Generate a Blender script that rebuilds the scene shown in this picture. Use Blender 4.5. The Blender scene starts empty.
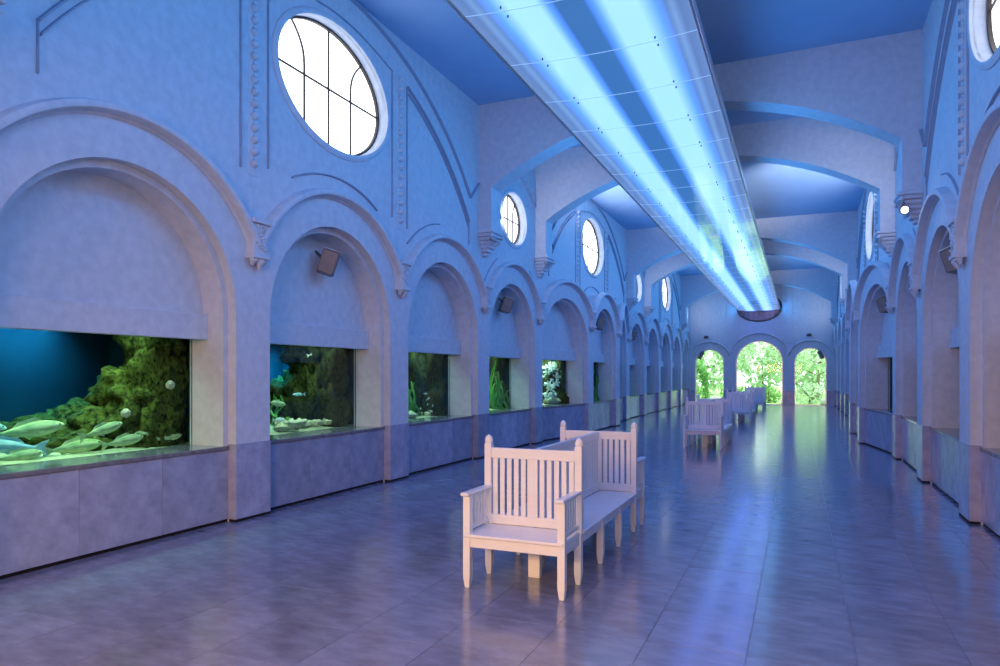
import bpy, bmesh, math, random
from mathutils import Vector, Matrix, noise

random.seed(7)
sc = bpy.context.scene
col = sc.collection
PI = math.pi
R = math.radians

# ------------------------------------------------------------------ camera
YAW = 0.40881
cd = bpy.data.cameras.new('camera')
cam = bpy.data.objects.new('camera', cd)
col.objects.link(cam)
cam.location = (0, 0, 1.65)
cam.rotation_euler = (PI / 2, 0, YAW)
cd.sensor_width = 36.0
cd.lens = 689.5 / 1000 * 36.0
cd.shift_y = 42.2 / 1000
cd.clip_start = 0.02
cd.clip_end = 300
sc.camera = cam

# ------------------------------------------------------------------ world / exposure
w = bpy.data.worlds.new('overcast_sky')
sc.world = w
w.use_nodes = True
bg = w.node_tree.nodes['Background']
bg.inputs[0].default_value = (0.86, 0.95, 1.0, 1)
vs = sc.view_settings
vs.view_transform = 'Standard'
vs.look = 'None'
vs.gamma = 1.0
vs.use_curve_mapping = False
vs.exposure = 0.0
sc.cycles.use_denoising = True
sc.cycles.max_bounces = 10
sc.cycles.diffuse_bounces = 6
sc.cycles.glossy_bounces = 4
sc.cycles.transparent_max_bounces = 12
sc.cycles.caustics_reflective = False
sc.cycles.caustics_refractive = False
sc.cycles.sample_clamp_indirect = 6.0

SKY = 3.6
bg.inputs[1].default_value = SKY
FIX_EMIT = 1.0                                   # the long ceiling light's diffuser
SIDE_W, SIDE_C = 380.0, (.05, .39, 1.0)          # each added, unseen wall-wash light along the trough
WIN_EMIT = 2.4                                   # frosted window panes lit by the day
LOBBY_W, LOBBY_C = 370.0, (1.0, .50, .20)        # lobby lamp behind the photographer
FLOOD_S, FLOOD_C = 7.0, (.95, .90, 1.0)          # floodlights on the ribs
TANK_S = 0.65                                     # aquarium lamps

# ------------------------------------------------------------------ dimensions
XL, XR = 5.7887, 1.7433
PITCH, PIERY, PW = 3.17824, 5.91724, 0.53824
CX = (XR - XL) / 2
CEIL = 6.97
R0 = (PITCH - PW) / 2          # arch opening radius
ZS = 2.34                      # spring line
RH = 1.76                      # hood moulding radius
Y_END, Y_BACK = 40.92, -0.62
def arch_c(k): return PIERY - PITCH / 2 + PW / 2 + (k - 1) * PITCH
def pier(k): return PIERY + k * PITCH

# ------------------------------------------------------------------ helpers
def link(name, me, mat=None, parent=None, loc=None, rot=None, scale=None):
    o = bpy.data.objects.new(name, me)
    col.objects.link(o)
    if me is not None and mat is not None and len(me.materials) == 0:
        me.materials.append(mat)
    if parent is not None: o.parent = parent
    if loc is not None: o.location = loc
    if rot is not None: o.rotation_euler = rot
    if scale is not None: o.scale = scale
    return o

def tag(o, label=None, cat=None, group=None, kind=None):
    if label: o['label'] = label
    if cat: o['category'] = cat
    if group: o['group'] = group
    if kind: o['kind'] = kind
    return o

def empty(name, loc=(0, 0, 0), rotz=0):
    o = bpy.data.objects.new(name, None)
    col.objects.link(o)
    o.location = loc
    o.rotation_euler = (0, 0, rotz)
    o.empty_display_size = 0.1
    return o

def copy_tree(o, parent=None):
    c = o.copy()
    col.objects.link(c)
    c.parent = parent
    for ch in o.children:
        copy_tree(ch, c)
    return c

class MB:
    def __init__(s): s.v = []; s.f = []
    def add(s, vs, fs):
        b = len(s.v); s.v += [tuple(p) for p in vs]
        s.f += [tuple(i + b for i in f) for f in fs]; return s
    def box(s, x0, x1, y0, y1, z0, z1):
        return s.add([(x0,y0,z0),(x1,y0,z0),(x1,y1,z0),(x0,y1,z0),(x0,y0,z1),(x1,y0,z1),(x1,y1,z1),(x0,y1,z1)],
                     [(0,3,2,1),(4,5,6,7),(0,1,5,4),(1,2,6,5),(2,3,7,6),(3,0,4,7)])
    def bevbox(s, x0, x1, y0, y1, z0, z1, b=0.006):
        bm = bmesh.new()
        bmesh.ops.create_cube(bm, size=1)
        for v in bm.verts:
            v.co = ((x0+x1)/2 + v.co.x*(x1-x0), (y0+y1)/2 + v.co.y*(y1-y0), (z0+z1)/2 + v.co.z*(z1-z0))
        bmesh.ops.bevel(bm, geom=bm.edges[:], offset=b, segments=1, affect='EDGES')
        return s.bm(bm)
    def bm(s, bm, M=None):
        bm.verts.index_update()
        vs = [(M @ v.co if M else v.co)[:] for v in bm.verts]
        s.add(vs, [[v.index for v in f.verts] for f in bm.faces]); bm.free(); return s
    def prism(s, poly, axis, a, b):
        """extrude a closed 2-D outline between a and b along axis (x: poly is y,z; y: poly is x,z; z: x,y)"""
        n = len(poly)
        def P(p, t): return (t, p[0], p[1]) if axis == 'x' else ((p[0], t, p[1]) if axis == 'y' else (p[0], p[1], t))
        vs = [P(p, a) for p in poly] + [P(p, b) for p in poly]
        fs = [tuple(range(n))[::-1], tuple(range(n, 2*n))]
        fs += [(i, (i+1) % n, n + (i+1) % n, n + i) for i in range(n)]
        return s.add(vs, fs)
    def sweep(s, rings, closed_ring=True, caps=True, loop=False):
        n = len(rings[0]); b = len(s.v)
        for r in rings: s.v += [tuple(p) for p in r]
        m = len(rings)
        for j in range(m if loop else m - 1):
            j2 = (j + 1) % m
            for i in range(n if closed_ring else n - 1):
                i2 = (i + 1) % n
                s.f.append((b + j*n + i, b + j*n + i2, b + j2*n + i2, b + j2*n + i))
        if caps and not loop and closed_ring:
            s.f.append(tuple(b + i for i in range(n))[::-1]); s.f.append(tuple(b + (m-1)*n + i for i in range(n)))
        return s
    def tube(s, pts, r, n=8):
        pts = [Vector(p) for p in pts]; rings = []
        rr = r if isinstance(r, (list, tuple)) else [r] * len(pts)
        for i, p in enumerate(pts):
            d = (pts[min(i+1, len(pts)-1)] - pts[max(i-1, 0)]).normalized()
            up = Vector((0, 0, 1)) if abs(d.z) < 0.9 else Vector((1, 0, 0))
            u = d.cross(up).normalized(); v = u.cross(d)
            rings.append([p + (u*math.cos(2*PI*k/n) + v*math.sin(2*PI*k/n)) * rr[i] for k in range(n)])
        return s.sweep(rings)
    def lathe(s, c, prof, n=16):
        return s.sweep([[(c[0] + r*math.cos(2*PI*k/n), c[1] + r*math.sin(2*PI*k/n), c[2] + z) for k in range(n)] for r, z in prof])
    def mesh(s, name, smooth=False):
        me = bpy.data.meshes.new(name)
        me.from_pydata(s.v, [], s.f)
        bm = bmesh.new(); bm.from_mesh(me)
        bmesh.ops.recalc_face_normals(bm, faces=bm.faces)
        bm.to_mesh(me); bm.free()
        if smooth:
            for p in me.polygons: p.use_smooth = True
            try: me.set_sharp_from_angle(angle=R(40))
            except Exception: pass
        return me
    def build(s, name, mat, parent=None, smooth=False, **k):
        return link(name, s.mesh(name, smooth), mat, parent, **k)

# ------------------------------------------------------------------ materials
def mat(name, base, rough=0.6, spec=0.5, var=None, scale=8.0, bump=0.0, bscale=60.0, metal=0.0, coat=0.0, emit=None, estr=0.0, detail=4.0, objrand=0.0, stretch=None, rvar=0.0):
    m = bpy.data.materials.new(name)
    m.use_nodes = True
    nt = m.node_tree; N = nt.nodes; L = nt.links
    p = N['Principled BSDF']
    p.inputs['Base Color'].default_value = (*base, 1)
    p.inputs['Roughness'].default_value = rough
    p.inputs['Specular IOR Level'].default_value = spec
    p.inputs['Metallic'].default_value = metal
    p.inputs['Coat Weight'].default_value = coat
    if emit:
        p.inputs['Emission Color'].default_value = (*emit, 1); p.inputs['Emission Strength'].default_value = estr
    tc = N.new('ShaderNodeTexCoord')
    vec = tc.outputs['Object']
    if stretch:
        mp = N.new('ShaderNodeMapping'); mp.inputs['Scale'].default_value = stretch
        L.new(vec, mp.inputs[0]); vec = mp.outputs[0]
    if var or rvar:
        n = N.new('ShaderNodeTexNoise'); n.inputs['Scale'].default_value = scale; n.inputs['Detail'].default_value = detail
        n.inputs['Roughness'].default_value = 0.6
        L.new(vec, n.inputs['Vector'])
    if var:
        r = N.new('ShaderNodeValToRGB')
        r.color_ramp.elements[0].position = 0.35; r.color_ramp.elements[1].position = 0.65
        r.color_ramp.elements[0].color = (*base, 1); r.color_ramp.elements[1].color = (*var, 1)
        L.new(n.outputs['Fac'], r.inputs['Fac'])
        out = r.outputs['Color']
        if objrand:
            oi = N.new('ShaderNodeObjectInfo')
            hs = N.new('ShaderNodeHueSaturation')
            mr = N.new('ShaderNodeMapRange'); mr.inputs['To Min'].default_value = 1 - objrand; mr.inputs['To Max'].default_value = 1 + objrand
            L.new(oi.outputs['Random'], mr.inputs['Value']); L.new(mr.outputs[0], hs.inputs['Value'])
            L.new(out, hs.inputs['Color']); out = hs.outputs['Color']
        L.new(out, p.inputs['Base Color'])
    if rvar:
        mr = N.new('ShaderNodeMapRange'); mr.inputs['From Min'].default_value = 0.3; mr.inputs['From Max'].default_value = 0.7
        mr.inputs['To Min'].default_value = max(0.02, rough - rvar); mr.inputs['To Max'].default_value = rough + rvar
        L.new(n.outputs['Fac'], mr.inputs['Value']); L.new(mr.outputs[0], p.inputs['Roughness'])
    if bump:
        b = N.new('ShaderNodeBump'); b.inputs['Strength'].default_value = bump; b.inputs['Distance'].default_value = 0.01
        n2 = N.new('ShaderNodeTexNoise'); n2.inputs['Scale'].default_value = bscale; n2.inputs['Detail'].default_value = 3
        L.new(vec, n2.inputs['Vector']); L.new(n2.outputs['Fac'], b.inputs['Height']); L.new(b.outputs[0], p.inputs['Normal'])
    return m

M = {}
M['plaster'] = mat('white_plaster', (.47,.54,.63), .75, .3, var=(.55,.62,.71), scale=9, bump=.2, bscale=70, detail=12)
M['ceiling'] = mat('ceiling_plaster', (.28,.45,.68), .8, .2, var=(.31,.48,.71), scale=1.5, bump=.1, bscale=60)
M['stone'] = mat('grey_limestone', (.24,.28,.40), .17, .6, var=(.34,.38,.53), scale=5, bump=.03, bscale=220, objrand=.16, detail=8)
M['sill'] = mat('dark_sill_stone', (.13,.13,.15), .12, .6, var=(.2,.2,.22), scale=12, detail=8)
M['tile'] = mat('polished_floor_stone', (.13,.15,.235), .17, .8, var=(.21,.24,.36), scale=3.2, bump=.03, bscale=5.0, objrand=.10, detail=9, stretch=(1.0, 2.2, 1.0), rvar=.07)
M['grout'] = mat('pale_grout', (.22,.20,.22), .4, .3, var=(.28,.26,.28), scale=20)
M['trimline'] = mat('shade_and_dirt_fillet', (.26,.32,.44), .75, .3, var=(.30,.36,.48), scale=9)  # groove shade and dirt put into the fillets as a darker colour
M['gap'] = mat('black_shadow_gap', (.012,.012,.014), .8, .1, var=(.02,.02,.02))
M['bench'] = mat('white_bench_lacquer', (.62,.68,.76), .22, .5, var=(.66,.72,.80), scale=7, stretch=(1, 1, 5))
M['joint'] = mat('translucent_joint_strip', (.5,.6,.7), .3, emit=(.20,.48,.95), estr=.75)
M['metal'] = mat('brushed_aluminium', (.6,.62,.65), .3, .5, metal=1.0, var=(.66,.68,.7), scale=20)
M['dark'] = mat('dark_metal', (.03,.03,.035), .45, .5, var=(.045,.045,.05), scale=30)
M['muntin'] = mat('dark_window_bar', (.03,.022,.018), .5, .4, var=(.045,.035,.03), scale=20)
M['spk'] = mat('brown_speaker_cabinet', (.20,.15,.14), .5, .4, var=(.25,.19,.17), scale=9)
M['grille'] = mat('speaker_grille', (.10,.11,.13), .6, .3, var=(.15,.16,.18), scale=140)
M['lampglass'] = mat('lit_lamp_glass', (.9,.9,.9), .3, emit=(.95,.97,1.0), estr=2.5)
M['pane'] = mat('frosted_daylit_pane', (.85,.85,.85), .5, emit=(1.0,.985,.97), estr=WIN_EMIT)
M['dimpane'] = mat('leaded_dark_pane', (.07,.11,.2), .2, .6, var=(.1,.15,.26), scale=8)
M['sand'] = mat('pale_aquarium_sand', (.26,.27,.15), .9, .1, var=(.46,.46,.28), scale=14, bump=.5, bscale=60)
M['tankwall'] = mat('deep_blue_tank_wall', (.012,.055,.10), .85, .1, var=(.016,.07,.12), scale=2)
M['reef'] = mat('mossy_reef_rock', (.002,.004,.002), .95, .1, var=(.11,.13,.024), scale=7, bump=1.0, bscale=30, detail=8)
M['reefdark'] = mat('dark_reef_rock', (.003,.005,.003), .95, .1, var=(.075,.085,.022), scale=8, bump=1.0, bscale=25, detail=8)
M['palerock'] = mat('pale_reef_stone', (.50,.46,.25), .9, .1, var=(.75,.72,.5), scale=12, bump=.8, bscale=25)
M['fish'] = mat('silvery_green_fish_skin', (.22,.36,.14), .35, .5, var=(.66,.74,.36), scale=3.2, stretch=(1.2, 6, 6))
M['fishblue'] = mat('silvery_blue_fish_skin', (.16,.36,.44), .35, .5, var=(.5,.72,.7), scale=2.6, stretch=(1.2, 6, 6))
M['fishpale'] = mat('pale_fish_skin', (.7,.72,.6), .4, .4, var=(.85,.86,.78), scale=5)
M['eye'] = mat('fish_eye', (.01,.01,.01), .1, .6, var=(.02,.02,.02))
M['urchin'] = mat('pale_sea_urchin', (.55,.48,.36), .8, .1, var=(.75,.66,.5), scale=18, bump=1, bscale=40)
M['coral'] = mat('white_soft_coral', (.75,.82,.74), .7, .1, var=(.9,.95,.85), scale=14)
M['weed'] = mat('green_water_plant', (.08,.30,.06), .6, .2, var=(.22,.50,.10), scale=6)
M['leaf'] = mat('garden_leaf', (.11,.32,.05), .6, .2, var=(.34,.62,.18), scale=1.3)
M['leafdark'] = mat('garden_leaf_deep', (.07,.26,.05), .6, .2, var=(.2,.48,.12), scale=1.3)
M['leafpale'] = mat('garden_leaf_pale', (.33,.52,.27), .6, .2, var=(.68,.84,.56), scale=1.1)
M['bark'] = mat('garden_bark', (.14,.11,.07), .9, .1, var=(.26,.21,.15), scale=9)
M['grass'] = mat('garden_lawn', (.25,.45,.14), .9, .1, var=(.5,.68,.3), scale=2)
M['boulder'] = mat('garden_boulder', (.42,.42,.36), .9, .1, var=(.62,.62,.54), scale=4, bump=.5, bscale=8)

def glass_mat(name, tint, gloss=0.06):
    m = bpy.data.materials.new(name); m.use_nodes = True
    nt = m.node_tree; N = nt.nodes; L = nt.links
    for n in list(N): N.remove(n)
    out = N.new('ShaderNodeOutputMaterial'); mix = N.new('ShaderNodeMixShader')
    t = N.new('ShaderNodeBsdfTransparent'); t.inputs[0].default_value = (*tint, 1)
    g = N.new('ShaderNodeBsdfGlossy'); g.inputs['Roughness'].default_value = 0.02; g.inputs[0].default_value = (1, 1, 1, 1)
    lw = N.new('ShaderNodeLayerWeight'); lw.inputs[0].default_value = 0.25
    mul = N.new('ShaderNodeMath'); mul.operation = 'MULTIPLY'; mul.inputs[1].default_value = gloss * 6
    L.new(lw.outputs['Fresnel'], mul.inputs[0]); L.new(mul.outputs[0], mix.inputs[0])
    L.new(t.outputs[0], mix.inputs[1]); L.new(g.outputs[0], mix.inputs[2]); L.new(mix.outputs[0], out.inputs[0])
    return m
M['glass'] = glass_mat('aquarium_glass', (.93,.98,.97), .010)
M['gardenglass'] = glass_mat('garden_window_glass', (.93,.97,.94), .03)
M['water'] = glass_mat('tank_water', (.80,.97,.97), .0)

def diffuser_mat():
    m = bpy.data.materials.new('backlit_acrylic_diffuser'); m.use_nodes = True
    nt = m.node_tree; N = nt.nodes; L = nt.links
    p = N['Principled BSDF']
    p.inputs['Base Color'].default_value = (.10,.15,.22,1); p.inputs['Roughness'].default_value = .06
    p.inputs['Specular IOR Level'].default_value = .9
    tc = N.new('ShaderNodeTexCoord'); sx = N.new('ShaderNodeSeparateXYZ'); L.new(tc.outputs['Object'], sx.inputs[0])
    mr = N.new('ShaderNodeMapRange'); mr.inputs['From Min'].default_value = -1.08; mr.inputs['From Max'].default_value = 1.08
    L.new(sx.outputs['X'], mr.inputs['Value'])
    rp = N.new('ShaderNodeValToRGB'); cr = rp.color_ramp
    # the two rows of tubes behind the sheet show as bright bands, the spine between them as a dim one
    dim, mid, hi = (.035,.16,.44,1), (.12,.40,1.6,1), (.42,.85,3.2,1)
    edge = (.15,.27,.55,1)
    pts = [(0.0, edge), (.06, (.10,.20,.46,1)), (.09, (.17,.34,.66,1)), (.12, (.11,.24,.55,1)), (.17, mid), (.24, hi), (.37, hi), (.41, mid), (.445, dim),
           (.565, dim), (.605, mid), (.65, hi), (.78, hi), (.85, mid), (.89, (.11,.24,.55,1)), (.915, (.18,.35,.68,1)), (.945, (.10,.20,.46,1)), (1.0, edge)]
    cr.elements[0].position = pts[0][0]; cr.elements[0].color = pts[0][1]
    cr.elements[1].position = pts[-1][0]; cr.elements[1].color = pts[-1][1]
    for pos, c in pts[1:-1]:
        e = cr.elements.new(pos); e.color = c
    L.new(mr.outputs[0], rp.inputs['Fac']); L.new(rp.outputs['Color'], p.inputs['Emission Color'])
    p.inputs['Emission Strength'].default_value = FIX_EMIT
    return m
M['diffuser'] = diffuser_mat()

# ================================================================== THE SETTING
# ---- floor
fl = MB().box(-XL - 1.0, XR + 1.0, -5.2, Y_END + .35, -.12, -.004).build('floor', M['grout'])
tag(fl, 'polished grey stone floor of square tiles', kind='structure')
TS = 0.59
tile_me = {}
def tile_mesh(wx, wy):
    key = (round(wx, 3), round(wy, 3))
    if key not in tile_me:
        b = MB(); g = .0014; c = .0005
        x0, x1, y0, y1 = g, wx - g, g, wy - g
        b.add([(x0,y0,-.004),(x1,y0,-.004),(x1,y1,-.004),(x0,y1,-.004),(x0+c,y0+c,0),(x1-c,y0+c,0),(x1-c,y1-c,0),(x0+c,y1-c,0)],
              [(4,5,6,7),(0,1,5,4),(1,2,6,5),(2,3,7,6),(3,0,4,7)])
        me = b.mesh('floor_tile'); me.materials.append(M['tile']); tile_me[key] = me
    return tile_me[key]
xs = [-0.28 + TS * i for i in range(-10, 4)]
xs = [x for x in xs if -XL - .2 < x < XR + .2]
xs = [-XL - .25] + xs + [XR + .25]
ys = [3.10 + .6 * j for j in range(-6, 64)]
ys = [y for y in ys if y < Y_END]+ [Y_END + .1]
cells = []
for j in range(len(ys) - 1):
    for i in range(len(xs) - 1):
        if xs[i+1] - xs[i] > .02: cells.append((xs[i], ys[j], xs[i+1] - xs[i], ys[j+1] - ys[j]))
def tile_vis(c):
    cx, cy = c[0] + c[2]/2, c[1] + c[3]/2
    zc = -cx*math.sin(YAW) + cy*math.cos(YAW); xc = cx*math.cos(YAW) + cy*math.sin(YAW)
    if zc < .8: return -100 + cy
    px = 500 + 689.5*xc/zc; py = 375.2 + 689.5*1.65/zc
    if px < -60 or px > 1060 or py > 760: return -50 + 1/zc
    return 1/zc
cells.sort(key=tile_vis, reverse=True)
for k, c in enumerate(cells[:298]):
    link('floor_tile', tile_mesh(c[2], c[3]), None, fl, loc=(c[0], c[1], 0), rot=(random.uniform(-1,1)*.0012, random.uniform(-1,1)*.0012, 0))
rest = MB()
for c in cells[298:]:
    g = .0014
    x0, x1, y0, y1 = c[0]+g, c[0]+c[2]-g, c[1]+g, c[1]+c[3]-g
    rest.add([(x0,y0,-.004),(x1,y0,-.004),(x1,y1,-.004),(x0,y1,-.004),(x0,y0,0),(x1,y0,0),(x1,y1,0),(x0,y1,0)],
             [(4,5,6,7),(0,1,5,4),(1,2,6,5),(2,3,7,6),(3,0,4,7)])
tag(rest.build('floor_tile_field', M['tile'], fl), kind='stuff')

# ---- ceiling
tag(MB().box(-XL - 1, XR + 1, Y_BACK - .2, Y_END + .4, CEIL, CEIL + .2).build('ceiling', M['ceiling']), 'flat plaster ceiling of the long hall', kind='structure')

# ---- side walls
def arc_pts(cy, cz, r, a0, a1, n):
    return [(cy + r*math.cos(a0 + (a1-a0)*i/n), cz + r*math.sin(a0 + (a1-a0)*i/n)) for i in range(n + 1)]
def ell_pts(cy, cz, a, b, a0, a1, n):
    return [(cy + a*math.cos(a0 + (a1-a0)*i/n), cz + b*math.sin(a0 + (a1-a0)*i/n)) for i in range(n + 1)]

HP = PITCH / 2
AH = math.acos(HP / RH)                       # angle at which neighbouring hoods meet
ZI = ZS + RH * math.sin(AH)
def window_spec(k):
    if k % 4 == 2: return (5.57, 1.21, .85)
    if k % 4 == 0: return (5.10, .70, .56)
    return None

def upper_wall(name, X, sgn):
    """plane wall above the arches with oval openings; sgn=-1 left wall, +1 right wall"""
    b = MB()
    T = .30
    for k in range(0, 13):
        c = arch_c(k); y0, y1 = c - HP, c + HP
        if k == 0: y0 = Y_BACK
        if k == 12: y1 = Y_END + .1
        scal = arc_pts(c, ZS, RH, PI - AH, AH, 28)
        if k == 0: scal = [(y0, ZI)] + scal
        if k == 12: scal = [p for p in scal if p[0] <= y1]; scal.append((y1, scal[-1][1]))
        ws = window_spec(k)
        if ws is None:
            b.prism(scal + [(y1, CEIL + .02), (y0, CEIL + .02)], 'x', X, X + sgn*T)
        else:
            zc, a, bb = ws
            if k == 12 and c + a > y1 - .05: a = y1 - .05 - c
            low = scal + [(y1, zc)] + ell_pts(c, zc, a, bb, 0, -PI, 28) + [(y0, zc)]
            up = [(y0, zc)] + ell_pts(c, zc, a, bb, PI, 0, 28) + [(y1, zc), (y1, CEIL + .02), (y0, CEIL + .02)]
            b.prism(low, 'x', X, X + sgn*T); b.prism(up, 'x', X, X + sgn*T)
    o = b.build(name, M['plaster'])
    return tag(o, None, kind='structure')
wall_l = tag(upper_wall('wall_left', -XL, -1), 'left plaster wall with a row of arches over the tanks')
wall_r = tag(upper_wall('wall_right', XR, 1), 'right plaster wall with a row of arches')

# module meshes in local coordinates: x>0 towards the hall, y along the wall from the arch centre
def surround_mesh(front, back, r, hw_l, hw_r, name, zbase=0.0):
    outl = [(-hw_l, zbase), (-hw_l, ZI)] + arc_pts(0, ZS, RH, PI - AH, AH, 28)[1:-1] + [(hw_r, ZI), (hw_r, zbase), (r, zbase)] \
        + arc_pts(0, ZS, r, 0, PI, 32) + [(-r, zbase)]
    return MB().prism(outl, 'x', back, front).mesh(name)
def inner_mesh(front, back, r_out, r, zb, name):
    outl = [(-r_out, zb), (-r_out, ZS)] + arc_pts(0, ZS, r_out, PI, 0, 32)[1:] + [(r_out, zb), (r, zb)] + arc_pts(0, ZS, r, 0, PI, 32) + [(-r, zb)]
    return MB().prism(outl, 'x', back, front).mesh(name)
def arc_sweep(mb, r, prof, a0, a1, n, cy=0, cz=ZS):
    """prof: list of (x offset, radial offset)"""
    rings = []
    for i in range(n + 1):
        a = a0 + (a1 - a0) * i / n
        rings.append([(px, cy + (r + pr)*math.cos(a), cz + (r + pr)*math.sin(a)) for px, pr in prof])
    return mb.sweep(rings)
HOODPROF = [(-.02, -.075), (.012, -.075), (.03, -.05), (.085, -.048), (.12, -.03), (.13, .0), (.12, .03), (.08, .045), (.04, .05), (-.02, .06)]
S1, RI = .115, R0 - .075
ZSILL = .855
me_sur = surround_mesh(0, -S1 - .02, R0, HP, HP, 'arch_surround')
me_in = inner_mesh(-S1, -.62, R0 + .12, RI, ZSILL - .05, 'inner_arch')
hb = MB(); arc_sweep(hb, RH, HOODPROF, AH + .03, PI - AH - .03, 40); me_hood = hb.mesh('hood_moulding', True)
# infill above the glass
tp = [(-RI, 2.30)] + arc_pts(0, ZS, RI, PI, 0, 32) + [(RI, 2.30)]
me_tym = MB().prism([(-RI - .01, 2.07), (-RI - .01, ZS)] + arc_pts(0, ZS, RI + .01, PI, 0, 32)[1:] + [(RI + .01, 2.07)], 'x', -.55, -.42).mesh('tympanum')
me_lin = MB().bevbox(-.43, -.34, -RI - .004, RI + .004, 2.05, 2.335, .006).mesh('lintel_band')
me_sill = MB().bevbox(-.64, -.09, -R0 + .002, R0 - .002, ZSILL - .045, ZSILL, .006).mesh('sill_slab')
DW = 2 * R0 / 3
me_slab = MB().bevbox(-.17, -.105, .002, DW - .002, .035, ZSILL - .047, .003).mesh('stone_slab')
me_gap = MB().box(-.62, -.125, -R0 - .1, R0 + .1, 0, ZSILL - .05).mesh('dado_core')
me_base = MB().bevbox(-.115, .007, -.007, PW + .007, .03, .875, .003).mesh('base_slab')
for m_, k_ in ((me_sur,'plaster'),(me_in,'plaster'),(me_hood,'plaster'),(me_tym,'plaster'),(me_lin,'plaster'),(me_sill,'sill'),(me_slab,'stone'),(me_gap,'gap'),(me_base,'stone')):
    m_.materials.append(M[k_])
# bracket where two hoods meet
bb_ = MB()
bb_.bevbox(-.02, .115, -.115, .115, -.20, .16, .008).bevbox(-.02, .15, -.15, .15, .155, .215, .008).bevbox(-.02, .135, -.13, .13, -.245, -.195, .008)
me_brk = bb_.mesh('bracket'); me_brk.materials.append(M['plaster'])
sb_ = MB()
def spiral(cy, cz, r0, sg):
    return [(.118, cy + sg*(r0*(1 - t/22))*math.cos(t*.55), cz + (r0*(1 - t/22))*math.sin(t*.55)) for t in range(20)]
sb_.tube(spiral(0.0, .065, .07, 1), .013, 6).tube(spiral(0.0, -.075, .075, -1), .013, 6)
for yy, zz in ((-.07, -.01), (.07, -.01), (-.06, .12), (.06, -.15)): sb_.tube([(.115, yy, zz), (.13, yy*.8, zz + .02)], .018, 6)
me_scr = sb_.mesh('scroll', True); me_scr.materials.append(M['plaster'])
rb_ = MB()
for yy, ln, rr in ((-.075, .07, .045), (.03, .11, .05), (.1, .06, .03)):
    rb_.tube([(.06, yy, -.22), (.075, yy, -.245 - ln*.3), (.05, yy, -.25 - ln)], [rr, rr*1.05, rr*.35], 8)
me_drop = rb_.mesh('pendant', True); me_drop.materials.append(M['plaster'])
# bead strip beside the oval windows
def bead_mesh(h):
    b = MB(); n = int(h / .135)
    for i in range(n):
        z = -h/2 + (i + .5) * h / n
        bm = bmesh.new(); bmesh.ops.create_icosphere(bm, subdivisions=2, radius=1)
        b.bm(bm, Matrix.Translation((.0, 0, z)) @ Matrix.Diagonal((.065, .05, .05, 1)))
        b.box(-.01, .016, -.022, .022, z + h/n*.36, z + h/n*.5)
    me = b.mesh('bead_strip', True); me.materials.append(M['plaster']); return me
me_bead = bead_mesh(2.35)
me_strip = MB().bevbox(-.01, .008, -.085, .085, -1.25, 1.25, .004).mesh('strip_backing'); me_strip.materials.append(M['plaster'])

PROJ = 0.40
# the middle arch stands forward and its neighbours are canted to meet it
def canted(me, mode, keep_back=True):
    """mode 5: leans forward towards +y; 7: mirrored; 6: wholly forward.  keep_back leaves the rear edge at the wall"""
    c = me.copy()
    xb = min(v.co.x for v in c.vertices)
    for v in c.vertices:
        if keep_back and v.co.x < xb + .01: continue
        t = 1.0 if mode == 6 else max(0, min(1, (v.co.y + R0) / (2*R0)))
        if mode == 7: t = 1 - t
        v.co.x += PROJ * t
    return c
CANT = {}
for mode in (5, 6, 7):
    CANT[mode] = dict(sur=canted(me_sur, mode), inn=canted(me_in, mode, False), hood=canted(me_hood, mode, False), tym=canted(me_tym, mode, False),
                      lin=canted(me_lin, mode, False), sill=canted(me_sill, mode, False), gap=canted(me_gap, mode, False))
    for q in range(3):
        c = me_slab.copy()
        for v in c.vertices:
            yy = v.co.y - R0 + q*DW
            t = 1.0 if mode == 6 else (yy + R0) / (2*R0)
            if mode == 7: t = 1 - t
            v.co.x += PROJ * t
        CANT[mode][q] = c
FLAT = dict(sur=me_sur, inn=me_in, hood=me_hood, tym=me_tym, lin=me_lin, sill=me_sill, gap=me_gap)
me_base_p = MB().bevbox(-PROJ - .02, .007, -.007, PW + .007, .03, .875, .003).mesh('base_slab'); me_base_p.materials.append(M['stone'])
me_bgap = MB().box(-.10, .004, -.004, PW + .004, .001, .031).mesh('shadow_gap'); me_bgap.materials.append(M['gap'])
me_bgap_p = MB().box(-PROJ, .004, -.004, PW + .004, .001, .031).mesh('shadow_gap'); me_bgap_p.materials.append(M['gap'])

def tubes_sweep_path(pts, t=.014, d=.014):
    """thin raised fillet following points (y,z) on the wall face"""
    b = MB(); rings = []
    for i, p in enumerate(pts):
        q0, q1 = pts[max(i-1, 0)], pts[min(i+1, len(pts)-1)]
        dy, dz = q1[0]-q0[0], q1[1]-q0[1]; l = math.hypot(dy, dz) or 1
        ny, nz = -dz/l, dy/l
        rings.append([(-.004, p[0]+ny*t, p[1]+nz*t), (d, p[0]+ny*t*.5, p[1]+nz*t*.5), (d, p[0]-ny*t*.5, p[1]-nz*t*.5), (-.004, p[0]-ny*t, p[1]-nz*t)])
    return b.sweep(rings)

def merge(*mbs):
    b = MB()
    for m_ in mbs: b.add(m_.v, m_.f)
    return b

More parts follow.
